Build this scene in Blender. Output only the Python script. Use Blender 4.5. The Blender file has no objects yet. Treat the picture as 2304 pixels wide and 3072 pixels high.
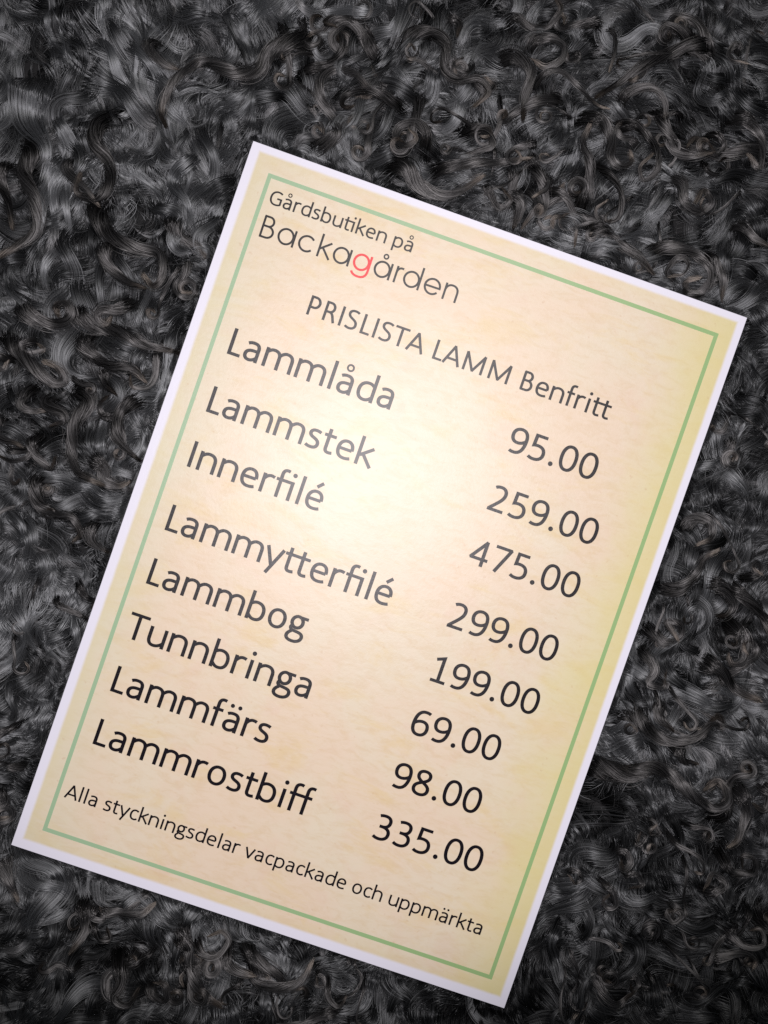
import bpy, math
import numpy as np
from mathutils import Vector, Matrix

# ------------------------------------------------------------------ camera, light, exposure
sc = bpy.context.scene
col = sc.collection
MM = 0.001
sc.render.engine = 'CYCLES'
sc.view_settings.view_transform = 'Standard'
sc.view_settings.look = 'None'
sc.view_settings.exposure = 0.0
sc.view_settings.gamma = 1.0
sc.cycles.max_bounces = 8
sc.cycles.use_denoising = False
sc.cycles.sample_clamp_direct = 2.5
sc.cycles.sample_clamp_indirect = 1.0
sc.cycles.transparent_max_bounces = 6
sc.cycles_curves.shape = 'RIBBONS'
sc.cycles_curves.subdivisions = 2

cam_d = bpy.data.cameras.new('camera')
cam = bpy.data.objects.new('camera', cam_d)
col.objects.link(cam)
cam_d.sensor_fit = 'VERTICAL'
cam_d.sensor_height = 36.0
cam_d.lens = 36.0 * 3200.0 / 3072.0
cam_d.clip_start = 0.01
cam_d.clip_end = 50.0
CAM_R = Matrix(((0.99960487, 0.00630338, -0.02739275),
                (-0.00562019, 0.99967299, 0.02494651),
                (0.02754104, -0.0247827, 0.99931342)))
cam.matrix_world = Matrix.Translation((-0.01013323, 0.03817187, 0.42792599)) @ CAM_R.to_4x4()
sc.camera = cam

world = bpy.data.worlds.new('World')
sc.world = world
world.use_nodes = True
wb = world.node_tree.nodes['Background']
wb.inputs['Color'].default_value = (0.75, 0.85, 1.0, 1)
wb.inputs['Strength'].default_value = 0.035

# the camera's own flash, a little above the lens
fl_d = bpy.data.lights.new('camera_flash', 'SPOT')
fl_d.energy = 6.0
fl_d.color = (1.0, 0.94, 0.965)
fl_d.shadow_soft_size = 0.009
fl_d.spot_size = math.radians(70)
fl_d.spot_blend = 0.55
flash = bpy.data.objects.new('camera_flash', fl_d)
col.objects.link(flash)
flash.location = (-0.006, 0.046, 0.425)
flash.rotation_euler = (Vector((-0.008, 0.052, 0)) - flash.location).to_track_quat('-Z', 'Y').to_euler()

# unseen second lamp added for the upper glare, beyond the list's top
rl_d = bpy.data.lights.new('glare_lamp', 'POINT')
rl_d.energy = 8.0
rl_d.color = (1.0, 0.95, 0.90)
rl_d.shadow_soft_size = 0.05
glare_lamp = bpy.data.objects.new('glare_lamp', rl_d)
col.objects.link(glare_lamp)
glare_lamp.location = (0.135, 0.315, 0.90)

# ------------------------------------------------------------------ helpers
def link(name, data, parent=None, **props):
    o = bpy.data.objects.new(name, data)
    col.objects.link(o)
    if parent is not None:
        o.parent = parent
    for k, v in props.items():
        o[k] = v
    return o

def mesh_from(name, verts, faces, mat, parent, smooth=False, **props):
    me = bpy.data.meshes.new(name)
    me.from_pydata([tuple(map(float, v)) for v in verts], [], [tuple(map(int, f)) for f in faces])
    me.materials.append(mat)
    if smooth:
        me.polygons.foreach_set('use_smooth', [True] * len(me.polygons))
    me.update()
    return link(name, me, parent, **props)

class NT:
    def __init__(self, name):
        self.mat = bpy.data.materials.new(name)
        self.mat.use_nodes = True
        self.n = self.mat.node_tree.nodes
        self.l = self.mat.node_tree.links
        self.bsdf = self.n['Principled BSDF']
        self.out = self.n['Material Output']
    def node(self, t, **kw):
        nd = self.n.new(t)
        for k, v in kw.items():
            if k.startswith('in_'):
                nd.inputs[int(k[3:])].default_value = v
            else:
                setattr(nd, k, v)
        return nd
    def link(self, a, b):
        self.l.new(a, b)
    def math(self, op, a, b=None, clamp=False):
        nd = self.n.new('ShaderNodeMath'); nd.operation = op; nd.use_clamp = clamp
        for i, v in enumerate((a, b)):
            if v is None: continue
            if isinstance(v, (int, float)): nd.inputs[i].default_value = v
            else: self.l.new(v, nd.inputs[i])
        return nd.outputs[0]
    def mix(self, f, a, b, blend='MIX'):
        nd = self.n.new('ShaderNodeMix'); nd.data_type = 'RGBA'; nd.blend_type = blend
        for s, v in ((0, f), (6, a), (7, b)):
            if isinstance(v, (int, float)): nd.inputs[s].default_value = v
            elif isinstance(v, tuple): nd.inputs[s].default_value = v + (1.0,) if len(v) == 3 else v
            else: self.l.new(v, nd.inputs[s])
        return nd.outputs[2]
    def noise(self, vec, scale, detail=4, rough=0.55, dist=0.0):
        nd = self.node('ShaderNodeTexNoise')
        nd.inputs['Scale'].default_value = scale
        nd.inputs['Detail'].default_value = detail
        nd.inputs['Roughness'].default_value = rough
        nd.inputs['Distortion'].default_value = dist
        self.l.new(vec, nd.inputs['Vector'])
        return nd.outputs['Fac']
    def ramp(self, f, p0, p1):
        nd = self.node('ShaderNodeMapRange', interpolation_type='SMOOTHSTEP')
        nd.inputs['From Min'].default_value = p0
        nd.inputs['From Max'].default_value = p1
        self.l.new(f, nd.inputs['Value'])
        return nd.outputs['Result']

# ------------------------------------------------------------------ materials of the printed sheet
def print_finish(m):
    """the same satin paper finish for paper, border and lettering (sheet coordinates in metres)"""
    geo = m.node('ShaderNodeNewGeometry')
    n1 = m.noise(geo.outputs['Position'], 2600.0, 3, 0.6)
    n2 = m.noise(geo.outputs['Position'], 700.0, 2, 0.5)
    h = m.math('ADD', m.math('MULTIPLY', n1, 0.6), m.math('MULTIPLY', n2, 0.9))
    bump = m.node('ShaderNodeBump')
    bump.inputs['Strength'].default_value = 0.5
    bump.inputs['Distance'].default_value = 0.00006
    m.link(h, bump.inputs['Height'])
    m.link(bump.outputs['Normal'], m.bsdf.inputs['Normal'])
    # matt colour under a satin reflection
    dif = m.node('ShaderNodeBsdfDiffuse')
    ci = m.bsdf.inputs['Base Color']
    if ci.links: m.link(ci.links[0].from_socket, dif.inputs['Color'])
    else: dif.inputs['Color'].default_value = ci.default_value
    gl = m.node('ShaderNodeBsdfGlossy', distribution='BECKMANN')
    gl.inputs['Roughness'].default_value = GLOSS_R
    m.link(bump.outputs['Normal'], dif.inputs['Normal']); m.link(bump.outputs['Normal'], gl.inputs['Normal'])
    mx = m.node('ShaderNodeMixShader')
    mx.inputs[0].default_value = GLOSS_F
    m.link(dif.outputs[0], mx.inputs[1]); m.link(gl.outputs[0], mx.inputs[2])
    m.link(mx.outputs[0], m.out.inputs['Surface'])
    m.n.remove(m.bsdf)

GLOSS_R = 0.375
GLOSS_F = 0.040
W_S, H_S = 210.0, 297.0

def make_paper():
    m = NT('printed_paper')
    tc = m.node('ShaderNodeTexCoord')
    sep = m.node('ShaderNodeSeparateXYZ')
    m.link(tc.outputs['Object'], sep.inputs[0])
    x, y = sep.outputs[0], sep.outputs[1]
    P = tc.outputs['Object']
    # distance inwards from the edge of the parchment print
    wob = m.math('MULTIPLY', m.math('SUBTRACT', m.noise(P, 160.0, 3), 0.5), 0.0003)
    dx = m.math('SUBTRACT', 0.1017, m.math('ABSOLUTE', m.math('SUBTRACT', x, 0.0003)))
    dy = m.math('SUBTRACT', 0.1451, m.math('ABSOLUTE', m.math('SUBTRACT', y, 0.0005)))
    d = m.math('ADD', m.math('MINIMUM', dx, dy), wob)
    inside = m.ramp(d, -0.0007, 0.0009)
    # parchment: peach, cream and yellow clouds, fibrous, greener towards its edge
    mp = m.node('ShaderNodeMapping')
    mp.inputs['Scale'].default_value = (0.6, 1.5, 1.0)
    m.link(P, mp.inputs['Vector'])
    Q = mp.outputs[0]
    peach = (0.86, 0.705, 0.545); cream = (0.84, 0.735, 0.57); sand = (0.82, 0.64, 0.34)
    a = m.ramp(m.noise(P, 19.0, 6, 0.62), 0.40, 0.60)
    b = m.ramp(m.noise(Q, 48.0, 6, 0.66, 0.5), 0.50, 0.68)
    c = m.mix(a, peach, cream)
    c = m.mix(m.math('MULTIPLY', b, 0.55), c, sand)
    rosy = m.ramp(m.noise(P, 46.0, 5, 0.62, 0.8), 0.54, 0.68)
    c = m.mix(m.math('MULTIPLY', rosy, 0.17), c, (0.82, 0.55, 0.45))
    fine = m.ramp(m.noise(Q, 210.0, 6, 0.72, 0.6), 0.42, 0.70)
    c = m.mix(m.math('MULTIPLY', fine, 0.30), c, (0.70, 0.50, 0.26))
    pale = m.ramp(m.noise(Q, 120.0, 6, 0.72, 1.0), 0.55, 0.72)
    c = m.mix(m.math('MULTIPLY', pale, 0.30), c, (0.86, 0.76, 0.60))
    edge_r = m.ramp(m.math('ADD', x, m.math('MULTIPLY', m.noise(P, 35.0, 4), 0.04)), 0.088, 0.124)
    c = m.mix(m.math('MULTIPLY', edge_r, 0.70), c, (0.78, 0.71, 0.33))
    edge_l = m.math('SUBTRACT', 1.0, m.ramp(m.math('ADD', x, m.math('MULTIPLY', m.noise(P, 35.0, 3), 0.02)), -0.096, -0.060))
    c = m.mix(m.math('MULTIPLY', edge_l, 0.50), c, (0.74, 0.73, 0.54))
    rim = m.math('SUBTRACT', 1.0, m.ramp(m.math('ADD', d, m.math('MULTIPLY', m.noise(P, 90.0, 4), 0.008)), 0.002, 0.0105))
    c = m.mix(m.math('MULTIPLY', rim, 0.28), c, (0.76, 0.67, 0.33))
    speck = m.ramp(m.noise(P, 420.0, 2, 0.5), 0.66, 0.78)
    c = m.mix(m.math('MULTIPLY', speck, 0.25), c, (0.60, 0.36, 0.20))
    white = (0.87, 0.86, 0.97)
    m.link(m.mix(inside, white, c), m.bsdf.inputs['Base Color'])
    print_finish(m)
    return m.mat

def make_ink(name, colr, vary=0.0):
    m = NT(name)
    if vary:
        tc = m.node('ShaderNodeTexCoord')
        sep = m.node('ShaderNodeSeparateXYZ')
        m.link(tc.outputs['Object'], sep.inputs[0])
        f = m.ramp(sep.outputs[0], -0.10, 0.10)
        m.link(m.mix(f, (0.38, 0.55, 0.35), (0.34, 0.52, 0.23)), m.bsdf.inputs['Base Color'])
    else:
        m.bsdf.inputs['Base Color'].default_value = colr + (1,)
    print_finish(m)
    return m.mat

M_PAPER = make_paper()
M_BLACK = make_ink('black_print', (0.010, 0.008, 0.012))
M_RED = make_ink('red_print', (0.85, 0.045, 0.055))
M_GREEN = make_ink('green_print', (0.26, 0.48, 0.22), 1.0)

# ------------------------------------------------------------------ the sheet
SHEET_ROT = math.radians(-19.5)
price_list = link('price_list', None, label='printed cream price list sheet with green border and black lettering lying on grey fleece', category='price list')
price_list.rotation_euler = (0, 0, SHEET_ROT)
TH = 0.00035
def bow(x, y):
    """the very slight unevenness of a stiff sheet on fleece (metres, sheet centred)"""
    return 0.0
nx, ny = 24, 34
vs, fs = [], []
for k, z0 in ((0, 0.0), (1, -TH)):
    for j in range(ny + 1):
        for i in range(nx + 1):
            X = (i / nx - .5) * W_S * MM; Y = (j / ny - .5) * H_S * MM
            vs.append((X, Y, z0))
N1 = (nx + 1) * (ny + 1)
for j in range(ny):
    for i in range(nx):
        a = j * (nx + 1) + i
        fs.append((a, a + 1, a + nx + 2, a + nx + 1))
        fs.append((N1 + a, N1 + a + nx + 1, N1 + a + nx + 2, N1 + a + 1))
ring = [i for i in range(nx + 1)] + [j * (nx + 1) + nx for j in range(1, ny + 1)] + \
       [ny * (nx + 1) + i for i in range(nx - 1, -1, -1)] + [j * (nx + 1) for j in range(ny - 1, 0, -1)]
for a, b in zip(ring, ring[1:] + ring[:1]):
    fs.append((a, N1 + a, N1 + b, b))
mesh_from('paper_sheet', vs, fs, M_PAPER, price_list)

def S(x, y, z=0.0):          # sheet millimetres from the lower left corner -> local metres
    return ((x - W_S / 2) * MM, (y - H_S / 2) * MM, z)

x0, x1, y0, y1, bw = 9.75, 201.3, 9.45, 287.15, 1.65
o_ = [(x0, y0), (x1, y0), (x1, y1), (x0, y1)]
i_ = [(x0 + bw, y0 + bw), (x1 - bw, y0 + bw), (x1 - bw, y1 - bw), (x0 + bw, y1 - bw)]
ZP = 0.00003
mesh_from('border_line', [S(*p, ZP) for p in o_ + i_], [(k, (k + 1) % 4, 4 + (k + 1) % 4, 4 + k) for k in range(4)], M_GREEN, price_list)

# ------------------------------------------------------------------ lettering: outlines swept from strokes
def arc(cx, cy, rx, ry, a0, a1, n=2.0, steps=26):
    t = np.radians(np.linspace(a0, a1, steps))
    c, s = np.cos(t), np.sin(t)
    e = 2.0 / n
    return [(cx + rx * np.sign(u) * abs(u) ** e, cy + ry * np.sign(v) * abs(v) ** e) for u, v in zip(c, s)]
def cb(p0, p1, p2, p3, steps=14):
    t = np.linspace(0, 1, steps)[:, None]
    p0, p1, p2, p3 = map(np.array, (p0, p1, p2, p3))
    q = (1 - t) ** 3 * p0 + 3 * (1 - t) ** 2 * t * p1 + 3 * (1 - t) * t * t * p2 + t ** 3 * p3
    return [tuple(v) for v in q]
def path(*cmds):
    """path((x,y), ..., ('C', p1, p2, p3), ...)"""
    pts = []
    for c in cmds:
        if c[0] == 'C':
            pts += cb(pts[-1], c[1], c[2], c[3])[1:]
        elif c[0] == 'P':
            pts += c[1]
        else:
            pts.append(c)
    return pts
def dot(x, y, r): return ('dot', x, y, r)
def ringg(x, y, r, w): return ('ring', x, y, r, w)
def flip(strokes, adv, hor=True, H=0):
    return [[(adv - x if hor else x, H - y if H else y) for x, y in s] for s in strokes]

def bowl_d():
    return path((440, 372), ('C', (390, 420), (340, 440), (285, 440)), ('C', (155, 440), (88, 350), (88, 232)),
                ('C', (88, 100), (150, 32), (262, 32)), ('C', (330, 32), (385, 65), (440, 132)))
def letter_a():
    return [path((90, 402), ('C', (130, 430), (172, 440), (222, 440)), ('C', (320, 440), (366, 400), (366, 308)), (366, 0)),
            path((366, 262), (262, 262), ('C', (140, 262), (84, 215), (84, 140)), ('C', (84, 70), (130, 32), (200, 32)), ('C', (265, 32), (320, 62), (366, 122)))]
def letter_e():
    return [path((92, 244), (412, 244)), path((412, 244), (414, 265), ('C', (414, 380), (350, 440), (258, 440)), ('C', (150, 440), (86, 360), (86, 235)),
            ('C', (86, 100), (150, 32), (270, 32)), ('C', (330, 32), (375, 42), (418, 60)))]
def nine():
    return [path((100, 55), ('C', (137, 36), (177, 32), (217, 32)), ('C', (357, 32), (432, 150), (432, 372)),
                 ('C', (432, 522), (367, 600), (257, 600)), ('C', (147, 600), (82, 527), (82, 432)),
                 ('C', (82, 322), (142, 270), (232, 270)), ('C', (317, 270), (387, 307), (428, 360)))]
def f_stroke(x=0, hook=290):
    return path((hook + x, 668), ('C', (205 + x, 692), (128 + x, 672), (128 + x, 560)), (128 + x, 0))
def t_stroke(x=0):
    return path((135 + x, 588), (135 + x, 125), ('C', (135 + x, 58), (165 + x, 32), (225 + x, 32)), ('C', (258 + x, 32), (285 + x, 38), (312 + x, 46)))
six = [[(507 - x, 632 - y) for x, y in nine()[0]]]
F = {
 ' ': (226, []),
 'I': (252, [[(126, 0), (126, 632)]]),
 'L': (420, [[(139, 632), (139, 37), (402, 37)]]),
 'T': (487, [[(9, 595), (478, 595)], [(243, 595), (243, 0)]]),
 'P': (517, [[(139, 0), (139, 632)], path((139, 595), (265, 595), ('P', arc(270, 432, 152, 163, 90, -90)), (139, 269))]),
 'R': (543, [[(139, 0), (139, 632)], path((139, 595), (250, 595), ('P', arc(262, 450, 130, 145, 90, -90)), (139, 305)),
             path((262, 305), ('C', (335, 300), (375, 250), (400, 180)), (472, 4))]),
 'B': (544, [[(139, 20), (139, 612)], path((112, 595), (265, 595), ('P', arc(270, 466, 118, 129, 90, -90)), (139, 337)),
             path((270, 337), (285, 337), ('P', arc(290, 187, 145, 150, 90, -90)), (112, 37))]),
 'A': (579, [[(36, 0), (289, 604), (543, 0)], [(122, 190), (457, 190)]]),
 'M': (855, [[(137, 0), (137, 585), (427, 48), (718, 585), (718, 0)]]),
 'S': (459, [path((388, 562), ('C', (340, 590), (300, 600), (245, 600)), ('C', (150, 600), (93, 555), (93, 480)), ('C', (93, 330), (372, 360), (372, 178)),
             ('C', (372, 82), (300, 34), (205, 34)), ('C', (140, 34), (90, 50), (52, 78)))]),
 'G': (631, [path((540, 545), ('C', (490, 583), (425, 600), (362, 600)), ('C', (190, 600), (93, 480), (93, 310)), ('C', (93, 130), (190, 32), (350, 32)),
             ('C', (430, 32), (500, 50), (548, 82)), (548, 312), (365, 312))]),
 'a': (479, letter_a()),
 'å': (479, letter_a() + [ringg(232, 632, 72, 46)]),
 'ä': (479, letter_a() + [dot(142, 612, 50), dot(328, 612, 50)]),
 'b': (525, [[(85, 0), (85, 690)], [(525 - x, y) for x, y in bowl_d()]]),
 'c': (423, [path((384, 395), ('C', (350, 425), (312, 440), (262, 440)), ('C', (150, 440), (88, 360), (88, 234)), ('C', (88, 105), (150, 32), (255, 32)), ('C', (310, 32), (352, 52), (390, 84)))]),
 'd': (525, [[(440, 0), (440, 690)], bowl_d()]),
 'e': (498, letter_e()),
 'é': (498, letter_e() + [[(225, 540), (352, 668)]]),
 'f': (305, [f_stroke(), [(20, 428), (275, 428)]]),
 'g': (471, [arc(218, 305, 130, 137, 0, 360) + [], [(235, 434), (455, 434)],
             path((128, 210), ('C', (88, 175), (85, 118), (150, 100)), ('C', (190, 88), (250, 88), (300, 80)), ('C', (375, 70), (418, 45), (418, -18)),
                  ('C', (418, -105), (330, -155), (220, -155)), ('C', (115, -155), (58, -115), (58, -55)), ('C', (58, -10), (90, 35), (150, 80)))]),
 'h': (525, [[(85, 0), (85, 690)], path((85, 345), ('C', (140, 405), (195, 440), (262, 440)), ('C', (385, 440), (438, 375), (438, 268)), (438, 0))]),
 'i': (229, [[(115, 0), (115, 464)], dot(115, 620, 54)]),
 'k': (455, [[(85, 0), (85, 690)], [(408, 464), (118, 236)], [(180, 285), (436, 0)]]),
 'l': (229, [[(115, 0), (115, 690)]]),
 'm': (799, [[(85, 0), (85, 464)], path((85, 350), ('C', (135, 410), (185, 440), (240, 440)), ('C', (350, 440), (400, 385), (400, 280)), (400, 0)),
             path((400, 345), ('C', (450, 405), (500, 440), (557, 440)), ('C', (664, 440), (714, 385), (714, 280)), (714, 0))]),
 'n': (525, [[(85, 0), (85, 464)], path((85, 345), ('C', (140, 405), (195, 440), (262, 440)), ('C', (385, 440), (438, 375), (438, 268)), (438, 0))]),
 'o': (527, [arc(263, 236, 177, 204, 0, 360, 2.15, 40)]),
 'p': (525, [[(85, -178), (85, 464)], path((85, 340), ('C', (140, 405), (195, 440), (260, 440)), ('C', (378, 440), (437, 360), (437, 240)), ('C', (437, 110), (365, 32), (240, 32)), ('C', (190, 32), (135, 50), (85, 98)))]),
 'r': (349, [[(85, 0), (85, 464)], path((85, 325), ('C', (130, 405), (180, 440), (240, 440)), ('C', (272, 440), (296, 436), (328, 424)))]),
 's': (391, [path((326, 414), ('C', (285, 433), (250, 440), (205, 440)), ('C', (130, 440), (88, 405), (88, 352)), ('C', (88, 240), (318, 280), (318, 138)), ('C', (318, 65), (260, 32), (180, 32)), ('C', (125, 32), (80, 42), (42, 66)))]),
 't': (335, [t_stroke(), [(20, 428), (312, 428)]]),
 'u': (525, [[(440, 0), (440, 464)], path((88, 464), (88, 200), ('C', (88, 90), (135, 32), (232, 32)), ('C', (302, 32), (370, 60), (440, 135)))]),
 'v': (452, [[(30, 464), (226, 12), (424, 464)]]),
 'y': (453, [[(30, 464), (230, 14)], [(424, 464), (230, 14), (146, -178)]]),
 '0': (507, [arc(253, 316, 176, 284, 0, 360, 2.25, 44)]),
 '1': (507, [path((95, 535), (275, 606), (275, 20)), [(88, 34), (450, 34)]]),
 '2': (507, [path((95, 560), ('C', (130, 590), (180, 600), (225, 600)), ('C', (320, 600), (376, 545), (376, 462)), ('C', (376, 330), (270, 245), (86, 52)), (86, 37), (432, 37))]),
 '3': (507, [path((88, 572), ('C', (130, 593), (175, 600), (225, 600)), ('C', (320, 600), (372, 550), (372, 478)), ('C', (372, 385), (310, 332), (205, 332)), (142, 332)),
             path((205, 332), ('C', (335, 330), (402, 280), (402, 185)), ('C', (402, 85), (320, 32), (215, 32)), ('C', (150, 32), (105, 45), (62, 72)))]),
 '4': (507, [[(345, 0), (345, 595), (48, 172), (470, 172)]]),
 '5': (507, [path((398, 595), (132, 595), (122, 352), ('C', (150, 362), (190, 364), (220, 364)), ('C', (335, 362), (402, 305), (402, 198)), ('C', (402, 90), (320, 32), (205, 32)), ('C', (145, 32), (100, 45), (62, 70)))]),
 '6': (507, six),
 '7': (507, [[(58, 595), (442, 595), (182, 0)]]),
 '8': (507, [path((254, 330), ('C', (150, 385), (112, 420), (112, 485)), ('C', (112, 560), (170, 600), (256, 600)), ('C', (340, 600), (395, 560), (395, 490)), ('C', (395, 425), (350, 385), (254, 335)),
                  ('C', (130, 280), (82, 235), (82, 165)), ('C', (82, 85), (145, 32), (252, 32)), ('C', (360, 32), (424, 85), (424, 168)), ('C', (424, 240), (370, 285), (254, 330)))]),
 '9': (507, nine()),
 '.': (252, [dot(126, 56, 58)]),
 # joined pairs
 '\u01a2': (553, [t_stroke(), [(20, 428), (468, 428)], [(438, 0), (438, 464)], dot(438, 620, 54)]),                       # ti
 '\u01a3': (655, [t_stroke(), t_stroke(318), [(20, 428), (634, 428)]]),                                                # tt
 '\u01a4': (535, [f_stroke(0, 285), [(20, 428), (462, 428)], [(420, 0), (420, 464)], dot(420, 620, 54)]),                    # fi
 '\u01a5': (615, [f_stroke(0, 300), f_stroke(308, 290), [(20, 428), (580, 428)]]),                                           # ff
}
def circ_a():
    return [arc(318, 270, 235, 240, 0, 360, 2, 44), [(588, 0), (588, 540)]]
G = {
 'B': (575, [[(105, 20), (105, 700)], path((75, 688), (255, 688), ('P', arc(260, 538, 148, 150, 90, -90)), (105, 388)), path((255, 388), (275, 388), ('P', arc(280, 211, 190, 177, 90, -90)), (75, 34))]),
 'a': (683, circ_a()),
 'å': (683, circ_a() + [ringg(322, 690, 68, 50)]),
 'c': (647, [arc(325, 270, 245, 240, 42, 318, 2, 40)]),
 'k': (502, [[(95, 0), (95, 740)], [(440, 530), (112, 262)], [(190, 322), (480, 0)]]),
 'g': (673, [arc(305, 270, 235, 240, 0, 360, 2, 44), path((575, 540), (575, 60), ('C', (575, -110), (480, -190), (325, -190)), ('C', (195, -190), (110, -150), (75, -70)))]),
 'r': (301, [[(95, 0), (95, 540)], path((95, 330), ('C', (100, 450), (180, 525), (295, 490)))]),
 'd': (682, [arc(312, 270, 235, 240, 0, 360, 2, 44), [(585, 0), (585, 740)]]),
 'e': (650, [path((86, 262), (566, 262), ('P', arc(325, 270, 241, 240, 3, 322, 2, 44)))]),
 'n': (583, [[(90, 0), (90, 540)], path((90, 290), ('C', (92, 430), (170, 508), (292, 508)), ('C', (420, 508), (492, 430), (492, 290)), (492, 0))]),
}

def sweep(pts, wx, wy, V, Fc, z, T):
    """one stroke with an elliptical nib; V gets vertices, T maps em units to sheet mm"""
    P = np.array(pts, float)
    keep = np.r_[True, np.linalg.norm(np.diff(P, axis=0), axis=1) > 0.5]
    P = P[keep]
    closed = np.linalg.norm(P[0] - P[-1]) < 1.0
    if closed: P = P[:-1]
    if not closed and len(P) > 2:                       # very sharp corners: two strokes meeting
        d = np.diff(P, axis=0); d /= np.linalg.norm(d, axis=1)[:, None]
        for k in range(len(d) - 1):
            if float(d[k] @ d[k + 1]) < -0.40:
                e = 0.22 * wx
                sweep(np.vstack([P[:k + 1], P[k + 1] + d[k] * e]), wx, wy, V, Fc, z, T)
                sweep(np.vstack([P[k + 1] - d[k + 1] * e, P[k + 2:]]), wx, wy, V, Fc, z + 0.000004, T)
                return
    n = len(P)
    D = np.roll(P, -1, 0) - P
    if not closed: D[-1] = D[-2]
    D /= np.linalg.norm(D, axis=1)[:, None]
    Nn = np.c_[-D[:, 1], D[:, 0]]
    hw = 0.5 * np.sqrt((wx * Nn[:, 0]) ** 2 + (wy * Nn[:, 1]) ** 2)
    Np = np.roll(Nn, 1, 0); hp = np.roll(hw, 1)
    if not closed: Np[0] = Nn[0]; hp[0] = hw[0]
    A = np.empty((n, 2)); 
    for i in range(n):
        # intersection of the two offset lines (mitre)
        M = np.array([Np[i], Nn[i]])
        if abs(np.linalg.det(M)) < 0.05:
            A[i] = Nn[i] * hw[i]
        else:
            A[i] = np.linalg.solve(M, [hp[i], hw[i]])
            l = np.linalg.norm(A[i]); mx = 1.9 * max(hp[i], hw[i])
            if l > mx: A[i] *= mx / l
    b = len(V)
    for s in (1, -1):
        for i in range(n):
            V.append(T(*(P[i] + s * A[i]), z + 0.000003 * i / n))
    for i in range(n if closed else n - 1):
        j = (i + 1) % n
        Fc.append((b + n + i, b + n + j, b + j, b + i))

def text_part(name, txt, font, ox, oy, em, ang, mat, label, wx=86, wy=75, only=None):
    ca, sa = math.cos(math.radians(ang)), math.sin(math.radians(ang))
    V, Fc = [], []
    pen = 0.0
    for ci, ch in enumerate(txt):
        adv, strokes = font[ch]
        if only is None or ci in only:
            for si, st in enumerate(strokes):
                z = ZP + 0.000006 + 0.000016 * si
                def T(x, y, z, pen=pen):
                    u, v = (x + pen) * em / 1000, y * em / 1000
                    return S(ox + u * ca - v * sa, oy + u * sa + v * ca, z)
                if isinstance(st, tuple) and st[0] == 'dot':
                    _, x, y, r = st
                    b = len(V)
                    for k in range(16):
                        V.append(T(x + r * math.cos(k * math.pi / 8), y + r * math.sin(k * math.pi / 8), z))
                    Fc.append(tuple(range(b, b + 16)))
                elif isinstance(st, tuple) and st[0] == 'ring':
                    _, x, y, r, w = st
                    sweep(arc(x, y, r, r, 0, 360, 2, 24), w, w, V, Fc, z, T)
                else:
                    sweep(st, wx, wy, V, Fc, z, T)
        pen += adv
    return mesh_from(name, V, Fc, mat, price_list, label=label)

TI, TT, FI, FF = '\u01a2', '\u01a3', '\u01a4', '\u01a5'
def adv_to(font, txt, k): return sum(font[c][0] for c in txt[:k])
def fit(font, txt, a, b, pa, pb):
    """a, b: (character index, x inside that character's box, em units); pa, pb: their sheet positions in mm"""
    ua, ub = adv_to(font, txt, a[0]) + a[1], adv_to(font, txt, b[0]) + b[1]
    L = math.hypot(pb[0] - pa[0], pb[1] - pa[1])
    em = L / (ub - ua) * 1000
    ang = math.degrees(math.atan2(pb[1] - pa[1], pb[0] - pa[0]))
    return (pa[0] - ua * em / 1000 * math.cos(math.radians(ang)), pa[1] - ua * em / 1000 * math.sin(math.radians(ang)), em, ang)

SL = 42    # from the left edge of a letter's box to the ink of its first stem
rows = [
 ('shop_line', 'Gårdsbu' + TI + 'ken på', F, (2, 42), (13, 409), (23.56, 275.87), (73.45, 276.59), 'small heading reading Gårdsbutiken på'),
 ('list_title', 'PRISLISTA LAMM Benfri' + TT, F, (0, 96), (20, 72), (41.91, 239.32), (160.18, 239.46), 'title reading PRISLISTA LAMM Benfritt'),
 ('item_name', 'Lammlåda', F, (0, 96), (7, 409), (17.31, 214.07), (86.0, 214.36), 'item name Lammlåda'),
 ('item_name', 'Lammstek', F, (0, 96), (7, 42), (16.98, 189.53), (79.94, 189.43), 'item name Lammstek'),
 ('item_name', 'Innerf'.replace('f', '') + FI + 'lé', F, (0, 83), (6, 72), (16.9, 166.37), (62.35, 166.45), 'item name Innerfilé'),
 ('item_name', 'Lammy' + TT + 'er' + FI + 'lé', F, (0, 96), (9, 72), (16.75, 139.51), (101.21, 139.33), 'item name Lammytterfilé'),
 ('item_name', 'Lammbog', F, (0, 96), (4, 42), (16.71, 116.82), (59.32, 116.55), 'item name Lammbog'),
 ('item_name', 'Tunnbringa', F, (2, 42), (9, 409), (32.95, 93.66), (92.21, 93.67), 'item name Tunnbringa'),
 ('item_name', 'Lammfärs', F, (0, 96), (6, 42), (17.12, 71.33), (72.57, 70.9), 'item name Lammfärs'),
 ('item_name', 'Lammrostbi' + FF, F, (0, 96), (9, 72), (17.38, 48.95), (95.59, 48.5), 'item name Lammrostbiff'),
 ('foot_line', 'Alla styckningsdelar vacpackade och uppmärkta', F, (0, 0), (44, 409), (13.51, 24.94), (190.75, 25.38), 'bottom line reading Alla styckningsdelar vacpackade och uppmärkta'),
]
EMS = []
for nm, txt, fnt, a, b, pa, pb, lab in rows:
    ox, oy, em, ang = fit(fnt, txt, a, b, pa, pb)
    em = 17.0 if nm == 'item_name' else em
    EMS.append((txt, round(em, 2)))
    text_part(nm, txt, fnt, ox, oy, em, ang * 0.7, M_BLACK, lab)
print('EMS', EMS)
ox, oy, em, ang = fit(G, 'Backagården', (0, 68), (10, 527), (14.1, 262.11), (96.8, 263.2))
print('EMG', em)
text_part('shop_name', 'Backagården', G, ox, oy, em, ang, M_BLACK, 'dark letters of the shop name Backagården', 70, 66, only=(0, 1, 2, 3, 4, 6, 7, 8, 9, 10))
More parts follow.
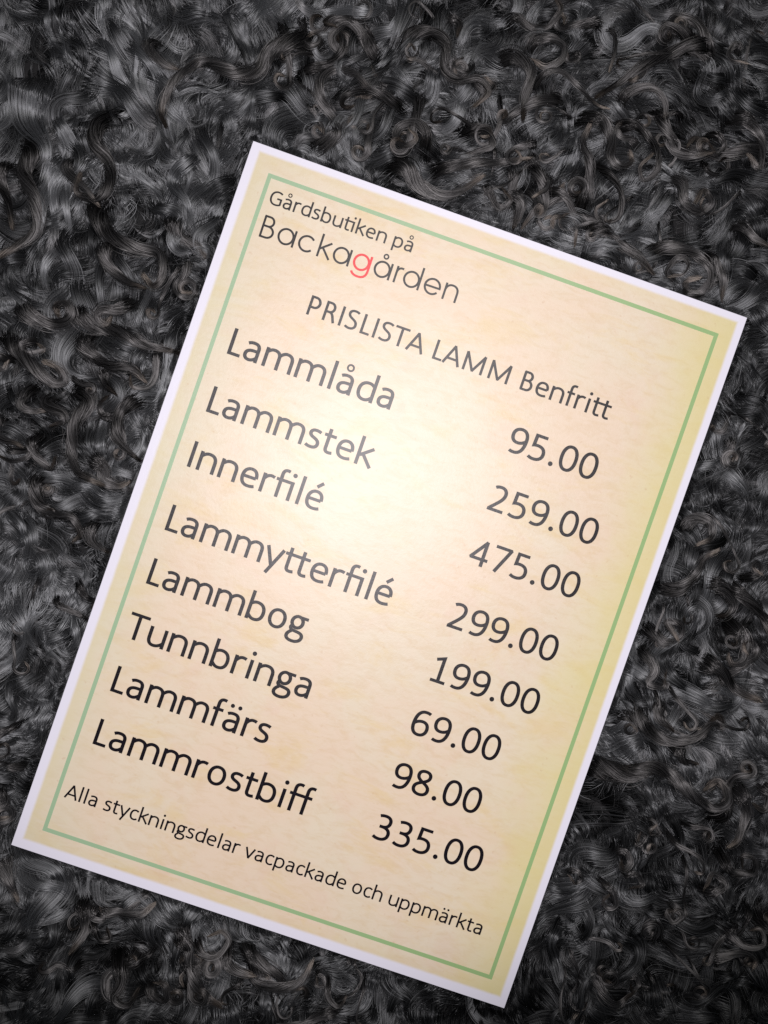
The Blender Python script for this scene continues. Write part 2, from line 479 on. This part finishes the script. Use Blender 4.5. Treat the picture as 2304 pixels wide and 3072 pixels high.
text_part('red_letter', 'Backagården', G, ox, oy, em, ang, M_RED, 'red letter g in the shop name', 76, 72, only=(5,))
for txt, cx, cy in (('95.00', 169.21, 219.66), ('259.00', 178.06, 194.97), ('475.00', 178.21, 172.11), ('299.00', 178.36, 145.02),
                    ('199.00', 178.41, 122.14), ('69.00', 169.71, 99.27), ('98.00', 169.5, 76.5), ('335.00', 177.86, 54.18)):
    em = 16.95
    w = adv_to(F, txt, len(txt) - 1) + 253
    text_part('price', txt, F, cx - w * em / 1000, cy - .316 * em, em, 0, M_BLACK, 'price ' + txt)

# ------------------------------------------------------------------ sheepskin
rng = np.random.default_rng(11)
skin = link('sheepskin', None, label='dark grey curly sheepskin with brown-tipped ringlets spread out beneath the price list', category='sheepskin')

def make_wool(name, sheen, body, tip_sheen, tip_body, rough=0.15):
    """fibres: a soft body colour plus the lengthwise sheen of wool"""
    m = NT(name)
    m.n.remove(m.bsdf)
    info = m.node('ShaderNodeHairInfo')
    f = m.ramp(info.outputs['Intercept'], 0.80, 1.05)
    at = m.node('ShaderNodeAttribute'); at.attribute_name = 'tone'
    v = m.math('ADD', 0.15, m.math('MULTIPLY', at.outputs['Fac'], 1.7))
    v = m.math('MULTIPLY', v, m.math('ADD', 0.35, m.math('MULTIPLY', m.ramp(info.outputs['Intercept'], 0.05, 0.45), 0.65)))  # roots darkened: shade of the recesses put into the fibre colour
    def col(a, b):
        hsv = m.node('ShaderNodeHueSaturation')
        m.link(m.mix(f, a, b), hsv.inputs['Color']); m.link(v, hsv.inputs['Value'])
        return hsv.outputs[0]
    h = m.node('ShaderNodeBsdfHair'); h.component = 'Reflection'
    m.link(col(sheen, tip_sheen), h.inputs['Color'])
    h.inputs['RoughnessU'].default_value = rough
    h.inputs['RoughnessV'].default_value = 0.9
    h.inputs['Offset'].default_value = math.radians(2)
    d = m.node('ShaderNodeBsdfDiffuse')
    m.link(col(body, tip_body), d.inputs['Color'])
    ad = m.node('ShaderNodeAddShader')
    m.link(h.outputs[0], ad.inputs[0]); m.link(d.outputs[0], ad.inputs[1])
    m.link(ad.outputs[0], m.out.inputs['Surface'])
    return m.mat
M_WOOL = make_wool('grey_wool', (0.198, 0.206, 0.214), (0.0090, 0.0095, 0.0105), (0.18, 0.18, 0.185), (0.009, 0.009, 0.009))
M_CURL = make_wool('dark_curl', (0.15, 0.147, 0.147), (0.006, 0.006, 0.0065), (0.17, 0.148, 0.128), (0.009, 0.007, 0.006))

HIDE_Z = -17.0
mh = NT('dark_hide')
tcn = mh.node('ShaderNodeTexCoord')
mh.link(mh.mix(mh.noise(tcn.outputs['Object'], 120.0, 5), (0.006, 0.006, 0.007), (0.02, 0.02, 0.021)), mh.bsdf.inputs['Base Color'])
mh.bsdf.inputs['Roughness'].default_value = 0.9
hn = 40
hv, hf = [], []
for j in range(hn + 1):
    for i in range(hn + 1):
        X = -230 + 460 * i / hn; Y = -260 + 560 * j / hn
        hv.append((X * MM, Y * MM, (HIDE_Z + 1.2 * math.sin(X * .05 + 1) * math.cos(Y * .043)) * MM))
for j in range(hn):
    for i in range(hn):
        a = j * (hn + 1) + i
        hf.append((a, a + 1, a + hn + 2, a + hn + 1))
mesh_from('hide', hv, hf, mh.mat, skin, True)

def field(seed, scale, octs=7):
    r = np.random.default_rng(seed)
    k = r.normal(size=(octs, 2)) / scale
    ph = r.uniform(0, 6.28, octs)
    def f(x, y):
        s = 0
        for (a, b), p in zip(k, ph): s = s + np.sin(a * x + b * y + p)
        return s / math.sqrt(octs / 2)
    return f
n_ang, n_ph, n_amp, n_z, n_tone = field(1, 24), field(2, 13), field(3, 20), field(4, 14), field(5, 13)
n_ang2 = field(8, 11)

cs, sn = math.cos(SHEET_ROT), math.sin(SHEET_ROT)
def sheet_dist(x, y):
    """signed distance outside the sheet, mm"""
    u = np.abs(x * cs + y * sn) - W_S / 2
    v = np.abs(-x * sn + y * cs) - H_S / 2
    return np.where((u > 0) & (v > 0), np.hypot(u, v), np.maximum(u, v))
def zcap(x, y, z, top):
    """wool pressed down under the sheet, free to stand proud away from it"""
    d = sheet_dist(x, y)
    cap = np.where(d < 1.2, -4.5, np.minimum(np.minimum(-4.5 + 2.2 * (d - 1.2), -2.2 + 0.60 * (d - 1.0)), top))
    over = z - cap
    soft = np.where(over > -2.0, cap - 2.0 * np.exp(-(np.maximum(over, -2.0) + 2.0) / 2.0), z)
    return soft

def flow(x, y):
    """direction the fleece lies in (radians); sweeps down the left, across the right"""
    u = np.clip((x + 40) / 160.0, 0, 1); v = np.clip((y + 60) / 200.0, 0, 1)
    base = np.radians(-105) + u * v * np.radians(-60) + u * (1 - v) * np.radians(45)
    return base + 0.62 * n_ang(x, y) + 0.30 * n_ang2(x, y)

def hair_object(name, pts, rad, tone, mat, parent, **props):
    """pts (n, k, 3) in mm -> one curves object"""
    n, k, _ = pts.shape
    hc = bpy.data.hair_curves.new(name)
    hc.add_curves([k] * n)
    hc.attributes['position'].data.foreach_set('vector', (pts * MM).astype(np.float32).ravel())
    ra = hc.attributes.get('radius') or hc.attributes.new('radius', 'FLOAT', 'POINT')
    ra.data.foreach_set('value', (rad * MM).astype(np.float32).ravel())
    ta = hc.attributes.new('tone', 'FLOAT', 'CURVE')
    ta.data.foreach_set('value', tone.astype(np.float32))
    hc.materials.append(mat)
    return link(name, hc, parent, **props)

# ---- underlying tufts: fibres run along a swirling field and over its swells, tuft by tuft
K = 22
SP = 5.8
HPL = 50
f_swirl, f_swirl2, f_hill, f_hill2 = field(21, 8.0, 12), field(22, 15.0, 9), field(23, 5.2, 14), field(24, 8.5, 9)
gx, gy = np.meshgrid(np.arange(-208, 212, SP), np.arange(-236, 282, SP))
lx = (gx + rng.uniform(-.6, .6, gx.shape) * SP).ravel(); ly = (gy + rng.uniform(-.6, .6, gy.shape) * SP).ravel()
sel = sheet_dist(lx, ly) > -24
lx, ly = lx[sel], ly[sel]
NL = len(lx)
# light falloff put into the wool tone: darker towards bottom and right
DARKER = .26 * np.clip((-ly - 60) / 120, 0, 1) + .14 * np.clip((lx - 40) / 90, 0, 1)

def march(x, y, ang_off, dx, dy, step, curl, k):
    """follow the field; dx, dy shift the look-up so that each tuft has its own swirl"""
    X = np.empty((len(x), k)); Y = np.empty((len(x), k)); Aa = np.empty((len(x), k))
    for i in range(k):
        t = i / (k - 1)
        u, v = x + dx, y + dy
        th = flow(u, v) + 0.52 * f_swirl(u, v) + .40 * f_swirl2(u, v) + ang_off + curl * max(0, t - .35) ** 1.6
        X[:, i], Y[:, i], Aa[:, i] = x, y, th
        x = x + step * np.cos(th); y = y + step * np.sin(th)
    return X, Y, Aa

c_off = rng.normal(0, .22, NL); c_dx = rng.normal(0, 1.0, NL); c_dy = rng.normal(0, 1.0, NL)
c_len = rng.uniform(20, 42, NL); c_curl = rng.normal(0, 1, NL) * rng.choice([1.5, 6.0], NL, p=[.72, .28])
c_z = rng.normal(0, 1.7, NL); c_w = rng.uniform(1.8, 3.6, NL); c_con = rng.uniform(.3, .85, NL)
c_tone = np.clip(.5 + .17 * n_tone(lx, ly) + rng.normal(0, .12, NL), 0, 1)
CX, CY, _ = march(lx, ly, c_off, c_dx, c_dy, c_len / (K - 1), c_curl, K)
I = np.repeat(np.arange(NL), HPL)
n = len(I)
q1, q2, q3 = rng.normal(0, 1, (3, n))
NS = 6                                                  # a tuft is a handful of finer strands
sub = rng.integers(0, NS, n)
so = rng.normal(0, 1, (NL, NS, 5))[I, sub]
hx = lx[I] + so[:, 0] * c_w[I] + q1 * .55; hy = ly[I] + so[:, 1] * c_w[I] + q2 * .55
stray = rng.random(n) < .025
X, Y, Aa = march(hx, hy, c_off[I] + .05 * so[:, 2] + rng.normal(0, .022, n) + stray * rng.normal(0, .5, n), c_dx[I], c_dy[I],
                 c_len[I] * (1 + .14 * so[:, 4]) * rng.uniform(.9, 1.05, n) / (K - 1), c_curl[I] * rng.uniform(.85, 1.15, n), K)
t = np.linspace(0, 1, K)[None, :]
pull = c_con[I][:, None] * t ** 1.7 * (~stray)[:, None]
X = X * (1 - pull) + CX[I] * pull; Y = Y * (1 - pull) + CY[I] * pull
X += .10 * q3[:, None] * np.sin(7 * t + q1[:, None] * 3); Y += .10 * q3[:, None] * np.cos(8 * t + q2[:, None] * 3)
U, V = X + c_dx[I][:, None], Y + c_dy[I][:, None]
hill = 2.2 * f_hill(U, V) + 1.7 * f_hill2(U, V)
root = np.clip(1 - (1 - t * 3.2).clip(0) ** 2, 0, 1)
Z = HIDE_Z + (-6.0 - HIDE_Z + hill) * root + (c_z[I][:, None] + .75 * so[:, 3][:, None] + .30 * q3[:, None]) * root + 1.0 * np.sin(np.pi * t) - 1.2 * t ** 2
Z = np.maximum(Z, HIDE_Z - 1)
Z = zcap(X, Y, Z, 3.0)
rad = np.where(stray[:, None], 0.040, 0.066) * (1 - 0.6 * t ** 2) * rng.uniform(.7, 1.3, n)[:, None]
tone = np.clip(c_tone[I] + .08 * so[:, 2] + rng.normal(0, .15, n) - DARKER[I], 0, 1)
print('wool hairs', X.shape)
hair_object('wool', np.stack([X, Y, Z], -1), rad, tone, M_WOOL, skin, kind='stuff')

# ---- waved locks lying over the tufts: each a flat bundle of near-parallel fibres in a long S
ML, KL, HL = 860, 44, 140
cand = rng.uniform((-204, -232), (208, 278), (8000, 2))
cand = cand[sheet_dist(cand[:, 0], cand[:, 1]) > -14]
keep = []
for c in cand:                                            # even spread, none on top of another's root
    if all((c[0] - k[0]) ** 2 + (c[1] - k[1]) ** 2 > 7.2 ** 2 for k in keep):
        if c[0] < -10 and c[1] > 60 and rng.random() < .35: continue     # a softer, less locked patch
        keep.append(c)
    if len(keep) >= ML: break
keep = np.array(keep); ML = len(keep)
m_len = rng.uniform(32, 98, ML); m_lam = rng.uniform(24, 46, ML); m_ph = rng.uniform(0, 6.28, ML)
m_amp = rng.uniform(.35, 1.15, ML); m_off = rng.normal(0, .22, ML)
m_curl = rng.normal(0, 1, ML) * rng.choice([.6, 5.5], ML, p=[.72, .28])
m_w = rng.uniform(1.5, 5.4, ML); m_top = -3.2 + 1.2 * n_z(keep[:, 0], keep[:, 1]) + rng.normal(0, 1.5, ML)
m_tone = np.clip(.47 - .28 * np.clip((-keep[:, 1] - 60) / 120, 0, 1) - .13 * np.clip((keep[:, 0] - 40) / 90, 0, 1) + .16 * n_tone(keep[:, 0], keep[:, 1]) + rng.normal(0, .16, ML), .05, .95)  # same light falloff put into the lock tone
x, y = keep[:, 0].copy(), keep[:, 1].copy()
CX = np.empty((ML, KL)); CY = np.empty((ML, KL)); st_ = m_len / (KL - 1)
for i in range(KL):
    t_ = i / (KL - 1)
    CX[:, i], CY[:, i] = x, y
    th = flow(x, y) + .38 * f_swirl2(x, y) + m_off + m_amp * np.sin(2 * np.pi * t_ * m_len / m_lam + m_ph) + m_curl * max(0, t_ - .45) ** 1.3 * 1.7
    x = x + st_ * np.cos(th); y = y + st_ * np.sin(th)
DX, DY = np.gradient(CX, axis=1), np.gradient(CY, axis=1)
nn = np.hypot(DX, DY); DX /= nn; DY /= nn
I = np.repeat(np.arange(ML), HL); n = len(I)
t = np.linspace(0, 1, KL)[None, :]
NS = 5
sub = rng.integers(0, NS, n); so = rng.normal(0, 1, (ML, NS, 4))[I, sub]
q1, q2, q3 = rng.normal(0, 1, (3, n, 1))
w = m_w[I][:, None] * (1.05 - .25 * np.clip(t * 3, 0, 1)) * (1 - .60 * t ** 1.6)
roll = 1 + .35 * np.sin(2 * np.pi * t * (m_len / m_lam)[I][:, None] + m_ph[I][:, None] * 1.7)      # the lock turns its flat side
fly = (rng.random(n) < .04)[:, None]
lat = (.55 * so[:, 0][:, None] + .42 * q1 + .10 * np.sin(4 * t + 2 * q3)) * w * roll
lat = np.where(fly, lat * (1.2 + 1.2 * t), lat)
ver = (.30 * so[:, 1][:, None] + .20 * q2) * w
along = (.9 * q3 + .8 * so[:, 2][:, None]) * (.3 + t)
X = CX[I] - DY[I] * lat + DX[I] * along; Y = CY[I] + DX[I] * lat + DY[I] * along
wave = 2.4 * np.sin(2 * np.pi * t * (m_len / (m_lam * .68))[I][:, None] + m_ph[I][:, None] * 2.1)
Z = m_top[I][:, None] + wave + ver - 12.0 * np.clip(1 - t * 4.5, 0, 1) ** 1.5 - 1.5 * t ** 2
Z = zcap(X, Y, np.maximum(Z, HIDE_Z - 1), 4.0)
rad = np.where(fly, .042, .070) * (1 - .55 * t ** 2) * rng.uniform(.65, 1.3, (n, 1))
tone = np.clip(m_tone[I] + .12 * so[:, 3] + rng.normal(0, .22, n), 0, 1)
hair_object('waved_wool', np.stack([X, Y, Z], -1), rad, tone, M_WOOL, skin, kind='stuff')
print('waved', ML)

# ---- the long curls that lie on top, each one an object
def catmull(P, m):
    P = np.array(P, float)
    Q = np.vstack([2 * P[0] - P[1], P, 2 * P[-1] - P[-2]])
    seg = np.linalg.norm(np.diff(P, axis=0), axis=1); cum = np.r_[0, np.cumsum(seg)]
    u = np.linspace(0, cum[-1], m)
    out = []
    for v in u:
        i = min(np.searchsorted(cum, v, 'right') - 1, len(P) - 2)
        t = (v - cum[i]) / max(seg[i], 1e-6)
        p0, p1, p2, p3 = Q[i:i + 4]
        out.append(.5 * (2 * p1 + (p2 - p0) * t + (2 * p0 - 5 * p1 + 4 * p2 - p3) * t * t + (3 * p1 - p0 - 3 * p2 + p3) * t ** 3))
    return np.array(out), cum[-1]

def add_curl(P, hw, zlift, brown, seed):
    r = np.random.default_rng(seed)
    lenmm = np.linalg.norm(np.diff(np.array(P), axis=0), axis=1).sum()
    m = int(np.clip(lenmm / 1.4, 14, 60))
    C, Lm = catmull(P, m)
    t = np.linspace(0, 1, m)[None, :]
    D = np.gradient(C, axis=0); D /= np.linalg.norm(D, axis=1)[:, None] + 1e-9
    Nn = np.c_[-D[:, 1], D[:, 0]]
    hcount = int(np.clip(hw * 90, 40, 240))
    z0 = zlift + r.uniform(1.2, 2.0) * np.sin(t * Lm / r.uniform(3.2, 4.6) + r.uniform(0, 6)) - 11.0 * np.clip(1 - t * 5, 0, 1) ** 1.6 + 1.2 * t ** 3
    NS = 4 if hw > 1.2 else 3
    NS += int(hw > 2)
    sub = r.integers(0, NS, hcount)
    sph = (np.arange(NS) * 2 * np.pi / NS + r.uniform(0, 2))[sub][:, None]
    tw = t * Lm / r.uniform(17, 30) * np.sign(r.normal()) * 2 * np.pi * .5
    wid = hw * (1.25 - .45 * np.clip(t * 3, 0, 1)) * (1 - 0.80 * t ** 1.5)
    wid = np.maximum(wid, .16)
    a0 = r.uniform(0, 2 * np.pi, hcount)[:, None]; rr = np.sqrt(r.uniform(0, 1, hcount))[:, None]
    wob = .16 * np.sin(t * Lm / 4 + a0 * 4) * r.normal(0, 1, (hcount, 1))
    wid = wid * 1.45
    lat = .62 * wid * np.cos(sph + tw) + .58 * wid * rr * np.cos(a0 + tw) + wob
    ver = .40 * wid * np.sin(sph + tw) + .45 * wid * rr * np.sin(a0 + tw)
    st = (r.random(hcount) < .10)[:, None]
    lat = np.where(st, lat * (1.3 + 1.0 * t), lat)
    # each fibre starts and ends a little elsewhere
    sh = r.normal(0, .8, (hcount, 1))
    x = C[None, :, 0] + Nn[None, :, 0] * lat + D[None, :, 0] * sh; y = C[None, :, 1] + Nn[None, :, 1] * lat + D[None, :, 1] * sh
    z = zcap(x, y, z0 + ver, 7.0)
    pts = np.stack([x, y, z], -1)
    rad = 0.080 * (1 - .45 * t ** 2) * r.uniform(.6, 1.25, (hcount, 1))
    tone = np.clip(brown + .10 * r.normal(0, 1, NS)[sub] + r.normal(0, .28, hcount), 0, 1)
    hair_object('curl', pts, rad, tone, M_CURL, skin)

LOCKS = '''
2.4:-16.8,215.5 -30.7,213.6 -41.7,208.9 -47.3,202.5 -55.6,199.8 -67.5,205.2 -73.9,202.4 -81.3,194.2 -85.1,185.9 -83.3,179.6
1.3:-32.6,201.7 -21.5,204.5 -15,208.2 -14.1,214.6 -17.7,222.8 -20.5,220 -16.8,218.2
1.9:-31.9,171.5 -21.7,173.4 -16.2,178 -18,184.4 -22.5,190.8 -22.5,198.1 -16.9,202.7 -8.6,200 -3.1,192.7 -6.8,191.7
2.4:-98.8,185.9 -108.9,180.4 -110.8,173.1 -106.3,165.8 -105.5,156.7 -110.2,151.2 -118.4,153.9 -116.5,160.3
2.4:-112,153 -110.3,143.8 -104.9,136.5 -95.8,131.9 -86.6,130.1 -84.8,121.8 -88.6,117.2 -92.2,120.9
2.4:-140.8,177.5 -136.4,171.2 -139.2,162.1 -134.8,151.1 -135,140.2 -142.4,132.8 -148.8,128.3
1.9:-148.3,167.5 -148.4,158.4 -144.9,149.3 -143.2,140.2
1.7:-120.9,169.4 -121.9,162.1 -114.7,154.8 -110.2,149.3
2.1:-82.8,145.7 -79.2,137.5 -71.8,133.8 -68.2,128.3
2.1:-107.6,136.5 -106.8,126.4 -99.6,119.1 -92.3,116.3
1.7:-88.4,215.1 -89.4,209.6 -84.9,204.2 -78.5,201.5
1.9:5.2,209.1 11.8,215.6 21,216.6 26.6,211.1 26.6,202.8 31.2,198.2 39.6,197.3 43.3,192.7 38.6,188.1
1.3:49,221.3 54.6,223.2 62.1,219.5 67.7,219.6 72.4,225.1 70.5,229.7
1.3:27.6,223.9 32.2,220.3 31.3,214.8
1.5:19,168.7 19,177 14.4,181.1 8.8,179.7 7.8,175.1 11.1,172.3 14.8,174.6 13,177.1
1.9:47.1,208.4 54.6,207.5 60.2,201.1 58.3,190.9 57.3,182.6
1.5:60.2,208.5 62.1,214 68.6,215 73.3,211.3 72.3,205.8 66.7,203 62,205.7
0.8:61.1,195.6 65.8,200.2 73.3,201.2 79.8,196.6 86.4,188.3 90.1,186.5
2.1:138.1,211.7 121.2,211.6 108,205 95.8,197.6 86.4,191.1
1.7:79.8,147.5 83.5,155.8 83.5,166 81.7,173.5 84.5,180.9
1.9:79.8,184.6 89.2,181.8 93,175.3 92,167.9 95.8,164.2 100.5,166.1 100.5,169.8
1.3:92,180.9 103.3,180 109.9,173.5 110.9,163.3 106.1,159.6 104.3,164.2 108,168
1.1:86.4,167.9 93.9,159.6 96.7,151.2 94.8,143.8 88.2,143.8 86.8,147.5 90.1,150.3
1.7:112.7,190.2 113.7,181 119.3,173.6 126.9,171.7 130.7,173.6 125.9,175.4 123.1,172.7
1.5:114.6,179.1 117.4,171.7 124.1,168 131.6,169
0.7:130.7,169 130.7,163.4 135.4,161.5 140.1,164.3 139.2,168 135.9,166.2
1.7:141,186.6 150.5,180.2 153.4,172.7 151.5,164.4 147.7,168.1
1.5:95.8,188.3 99.5,193.9 108,194.9 113.7,189.3 113.7,181
1.7:114.6,164.3 120.3,157.8 121.3,150.3 127.9,146.6 132.6,150.3 128.8,154.1 126,150.3
1.3:67.6,156.7 75.1,151.2 78.8,142.8 78.8,134.4
2.1:52.6,155.8 56.3,149.3 54.4,141.9
1.3:61.9,157.7 62.9,149.3 58.1,141.9
1.1:41.3,158.5 45.1,152.1 48.8,148.4 52.5,151.1 49.7,154.8
1.1:66.6,161.4 66.6,155.8 61.9,152.1
1.9:81.6,140 91.1,139.1 98.6,132.6 105.2,127.9 109.9,123.3
1.5:105.2,130.7 114.7,132.6 127,129.8 132.7,122.3 130.8,115.8 125.1,115.8 124.1,119.5 127.9,120.5
1.7:132.6,130.7 137.4,121.4 138.4,113
0.8:121.3,118.6 116.1,123.3 119.4,127.9 123.2,126.1 122.2,122.3 117.5,121.4
1.7:20.8,164 32.9,165 47,166 59.1,166.9
2.3:2.2,165.8 10.6,164 16.1,157.6 23.6,153.9 32,154.8 40.4,159.5
0.8:90.2,221.6 94.4,217 93.9,209.6 92,202.2
1.7:144.9,142.9 148.8,136.4 154.5,132.6
1.5:32.1,180.7 42.3,178.9 45.1,172.4 39.5,170.6 33,168.7
0.8:144.8,208.9 142.9,212.6 140,209.8 141,206.1 145.7,204.3
1.1:41.5,201.9 38.7,198.2 42.4,193.7 46.1,196.4 43.3,199.2
0.9:33.1,208.3 37.8,204.7 34.9,201 30.3,203.7 33.1,206.5
0.9:78.9,211.4 79.8,207.7 76.1,206.7 74.2,210.4
0.8:133.5,179.2 138.2,173.6 135.4,169 131.6,172.7
2.2:-142.8,112.8 -137.6,106.4 -130.6,103.1 -124.2,103.1 -120.9,105.8 -122,109.6 -126.8,109.1 -126.3,106.4
2:-97.2,112.8 -102.6,108.5 -109.1,107.4 -110.7,104.7 -108.1,102.6 -106.4,104.7
2.4:-120.3,112.8 -118.8,106.9 -113.4,102.6 -102.7,99.3 -93.1,94.4 -79.6,91.7
2.1:-115.6,100.4 -116.2,95 -112.5,89.6 -105.6,85.8 -97.5,84.7 -93.2,80.4
2.4:-148.4,101 -141.5,91.3 -133.6,83.2 -128.3,79.4 -124.5,80.5 -126.6,84.8 -130.9,87
2:-129.9,75.1 -130.5,70.7 -124.7,66.9 -124.2,64.2 -128.5,62.6
2.3:-125.6,76.1 -119.1,77.2 -115.4,71.8 -119.3,65.3 -121.5,58.8 -121.6,50.6 -118.5,43.6 -109.9,39.2
1.6:-109.3,85.8 -108.3,79.3 -104.1,75
1.1:-104.7,65.8 -109.6,66.9 -110.6,70.7 -107.3,73.4
1.9:-93.3,74.9 -102,68.5 -104.2,61.4 -101.6,54.4 -96.3,48.9
1.6:-149.9,68.1 -151.1,60 -147.4,56.7 -143.6,55.6 -141.5,54.5
1.1:-151.7,54.6 -146.4,52.9 -139.9,52.9 -137.5,53.4 -138.3,50.2 -144.8,48.6 -150.7,50.8
1.9:-130.9,44.7 -135.2,39.9 -134.8,31.7 -129.5,27.9 -121.9,26.2 -118.8,20.7 -121,17.5
2.1:-115.2,50.6 -109.8,45.7 -108.8,40.8 -103.4,38.6 -100.7,39.7
0.9:-88.7,93.9 -88.9,82.5 -92.2,77.6 -97.6,77.7 -98.1,80.9
1.6:-115,23.4 -114.5,16.9 -109.1,11.9
1.5:-137.1,58.9 -136.2,51.8 -130.3,45.8 -128.1,49.1
1.4:-137.4,79.4 -140.7,70.8 -136.5,68.1 -131.1,68.6
1:-135,96.7 -140.4,94 -138.3,91.3 -132.9,92.4 -134,94
0.9:-146.4,89.7 -150.1,89.7 -151.2,87 -148.1,84.8 -146.4,87
1.7:122.5,19 126.4,23.8 132.2,22.8 133.2,17 128.3,14.1
1.7:111.8,-4.1 119.6,-4.2 127.4,1.5 130.3,8.3 134.2,11.2
2.1:130.3,-0.4 138.1,-4.4 142,-11.2 139.1,-15 136.2,-15
1.5:107.9,-19.6 114.7,-25.5 120.6,-23.6 120.6,-18.8 115.7,-17.7 118.6,-23.6
1.3:105,-28.3 109.9,-36.1 107.9,-41.9 113.8,-44 114.7,-39.1
1.7:143,-19 147.9,-25.8 146,-33.6 141.1,-34.5 140.1,-31.6
2.3:128.4,-32.4 138.2,-38.4 144.1,-45.3 151.9,-49.2
1.9:100.1,-49.6 106,-59.4 114.8,-65.4 124.5,-64.5 133.3,-58.8 137.3,-59.8 136.3,-55.9 133.3,-56.8
1.9:112.8,-48.8 111.8,-55.6 116.7,-60.5
2.5:85.5,-76.7 98.2,-78.8 108.9,-76.1 117.7,-80.1 124.6,-87 134.4,-93 139.3,-89.2 136.3,-82.3 131.4,-85.1
1.7:118.7,-67.4 121.6,-73.3 127.5,-75.3
1.9:139.1,-1.5 145.9,-7.3 153.8,-15.2 157.7,-24.9
1:147.9,-0.6 153.7,2.3 151.8,6.2 149.8,4.3 151.8,2.3
2.1:144.2,-85.3 148.1,-95.2 144.2,-104.9 140.3,-107.8
1.2:138.4,-112.7 142.3,-119.6 150.2,-119.7 150.2,-113.8 146.2,-112.8 146.2,-116.7
0.9:87.4,-122.7 92.3,-125.7 94.3,-131.6 91.3,-133.5 89.4,-130.6 91.8,-127.7
1.7:85.4,-158 89.3,-167.9 95.2,-173 101.1,-169.1
1.2:138.4,-143.2 146.3,-149.2 154.2,-148.4 154.2,-143.5 150.2,-143.4
0.8:106,-97.5 109.9,-98.5 110.9,-102.5 107.9,-101.5 109.4,-99.5
0.7:102.1,-106.3 104,-107.3 106.5,-105.3 104.5,-103.4 103.5,-105.3
1:114.8,-132.9 117.8,-133 120.7,-136 117.8,-138.9 115.3,-135.9 117.8,-135
1:94.3,-112 98.2,-111.1 100.1,-115 97.2,-117 96.2,-114
0.8:75.7,-119.6 78.6,-118.6 81.1,-121.6 78.6,-123.5 76.7,-121.5
0.9:99.1,-162.2 103.1,-163.2 104.1,-166.2 101.1,-167.2 100.6,-165.2
0.9:98.2,-119.9 103.1,-120 105,-124 101.1,-124.9
1.5:154,-83.5 157,-88.4 154,-93.3 150.1,-91.3
1.3:130.5,-128.3 138.4,-124.5 134.4,-120.5 130.5,-124.4
1.6:-114.5,-128.8 -111.8,-131.6 -104.7,-132.6 -96.7,-132.7 -92.2,-130.1
1.1:-116.3,-135.1 -114.6,-138.8 -112.8,-142.4 -109.3,-142.5 -110.1,-138.8
1.8:-82.5,-142.9 -78.1,-147.5 -80.8,-152
1.1:-76.3,-143 -71.9,-148.6 -66.5,-149.6 -62,-145.1 -64.6,-141.4 -69.1,-142.2
2.2:-51.3,-152.6 -49.6,-159.9 -42.4,-162.7 -33.4,-161.1 -28.8,-154.8
2:-64.7,-148.7 -61.2,-154.2 -52.2,-157.1
0.9:-22.6,-162.2 -21.7,-167.7 -18.1,-170.5 -15.4,-167.8
2.3:-74.6,-150.3 -75.5,-157.6 -72.9,-165.8 -65.8,-170.5
1.8:-107.6,-151.5 -105,-159.8 -106.9,-166.1 -101.6,-168 -97.9,-162.6
1.3:-94.3,-160.9 -92.6,-166.3 -87.3,-167.4 -87.2,-161.9 -90.8,-160.9
2:-120.7,-128.7 -119,-138.7 -123.6,-145.8
2.3:-152.3,-110.2 -148.9,-117.4 -145.5,-125.6
0.5:-27.1,-159.4 -24.4,-159.4 -23.5,-162.2 -26.2,-163 -26.6,-160.7
0.8:-114.5,-129.7 -115.4,-133.3 -111.9,-134.3 -112.7,-130.6
'''

nc = 0
for ln in LOCKS.strip().split('\n'):
    w, pp = ln.split(':')
    P = [tuple(map(float, q.split(','))) for q in pp.split()]
    add_curl(P, float(w), 2.6 + rng.uniform(-.6, 1.6), rng.uniform(.22, .5), 1000 + nc)
    nc += 1

# ---- smaller ringlets between them, thicker on the right and below
GROUPS = [(25, 200, 16), (60, 180, 14), (95, 160, 18), (140, 150, 16), (130, 80, 16), (140, 20, 20), (105, -40, 20), (120, -90, 22), (90, -140, 22), (140, -150, 22),
          (60, -170, 14), (0, -165, 16), (-50, -165, 18), (-110, -160, 20), (-80, -140, 16), (-140, 60, 14), (-130, 20, 16), (-60, 120, 16), (-150, -60, 16), (130, 210, 20), (-20, 215, 14)]
made = 0
tries = 0
while made < 140 and tries < 9000:
    tries += 1
    gc = GROUPS[rng.integers(0, len(GROUPS))]             # ringlets gather in patches
    x, y = gc[0] + rng.normal(0, gc[2]), gc[1] + rng.normal(0, gc[2])
    if not (-165 < x < 168 and -192 < y < 240): continue
    d = float(sheet_dist(np.array(x), np.array(y)))
    if d < 3: continue
    ang = float(flow(np.array(x), np.array(y))) + rng.normal(0, .7)
    Ltail = rng.uniform(8, 30)
    R0 = rng.uniform(1.4, 4.4)
    turns = rng.uniform(.25, 1.5)
    hand = rng.choice([-1, 1])
    k1 = np.linspace(0, 1, 6)
    bend = rng.normal(0, .8)
    px, py, th = x, y, ang
    P = [(px, py)]
    for q in k1[1:]:
        th = ang + bend * math.sin(q * 3.0)
        px += Ltail / 5 * math.cos(th); py += Ltail / 5 * math.sin(th)
        P.append((px, py))
    ns = int(9 * turns) + 3
    for q in range(1, ns + 1):
        f = q / ns
        Rr = R0 * (1 - .62 * f)
        dth = hand * 2 * math.pi * turns / ns
        th += dth
        px += Rr * abs(dth) * math.cos(th); py += Rr * abs(dth) * math.sin(th)
        P.append((px, py))
    if float(sheet_dist(np.array(px), np.array(py))) < -8: continue
    add_curl(P, rng.choice([.35, .6, 1.0, 1.6]) * rng.uniform(.8, 1.2), rng.uniform(-.6, 3.0), rng.uniform(.2, .5), 3000 + made)
    made += 1
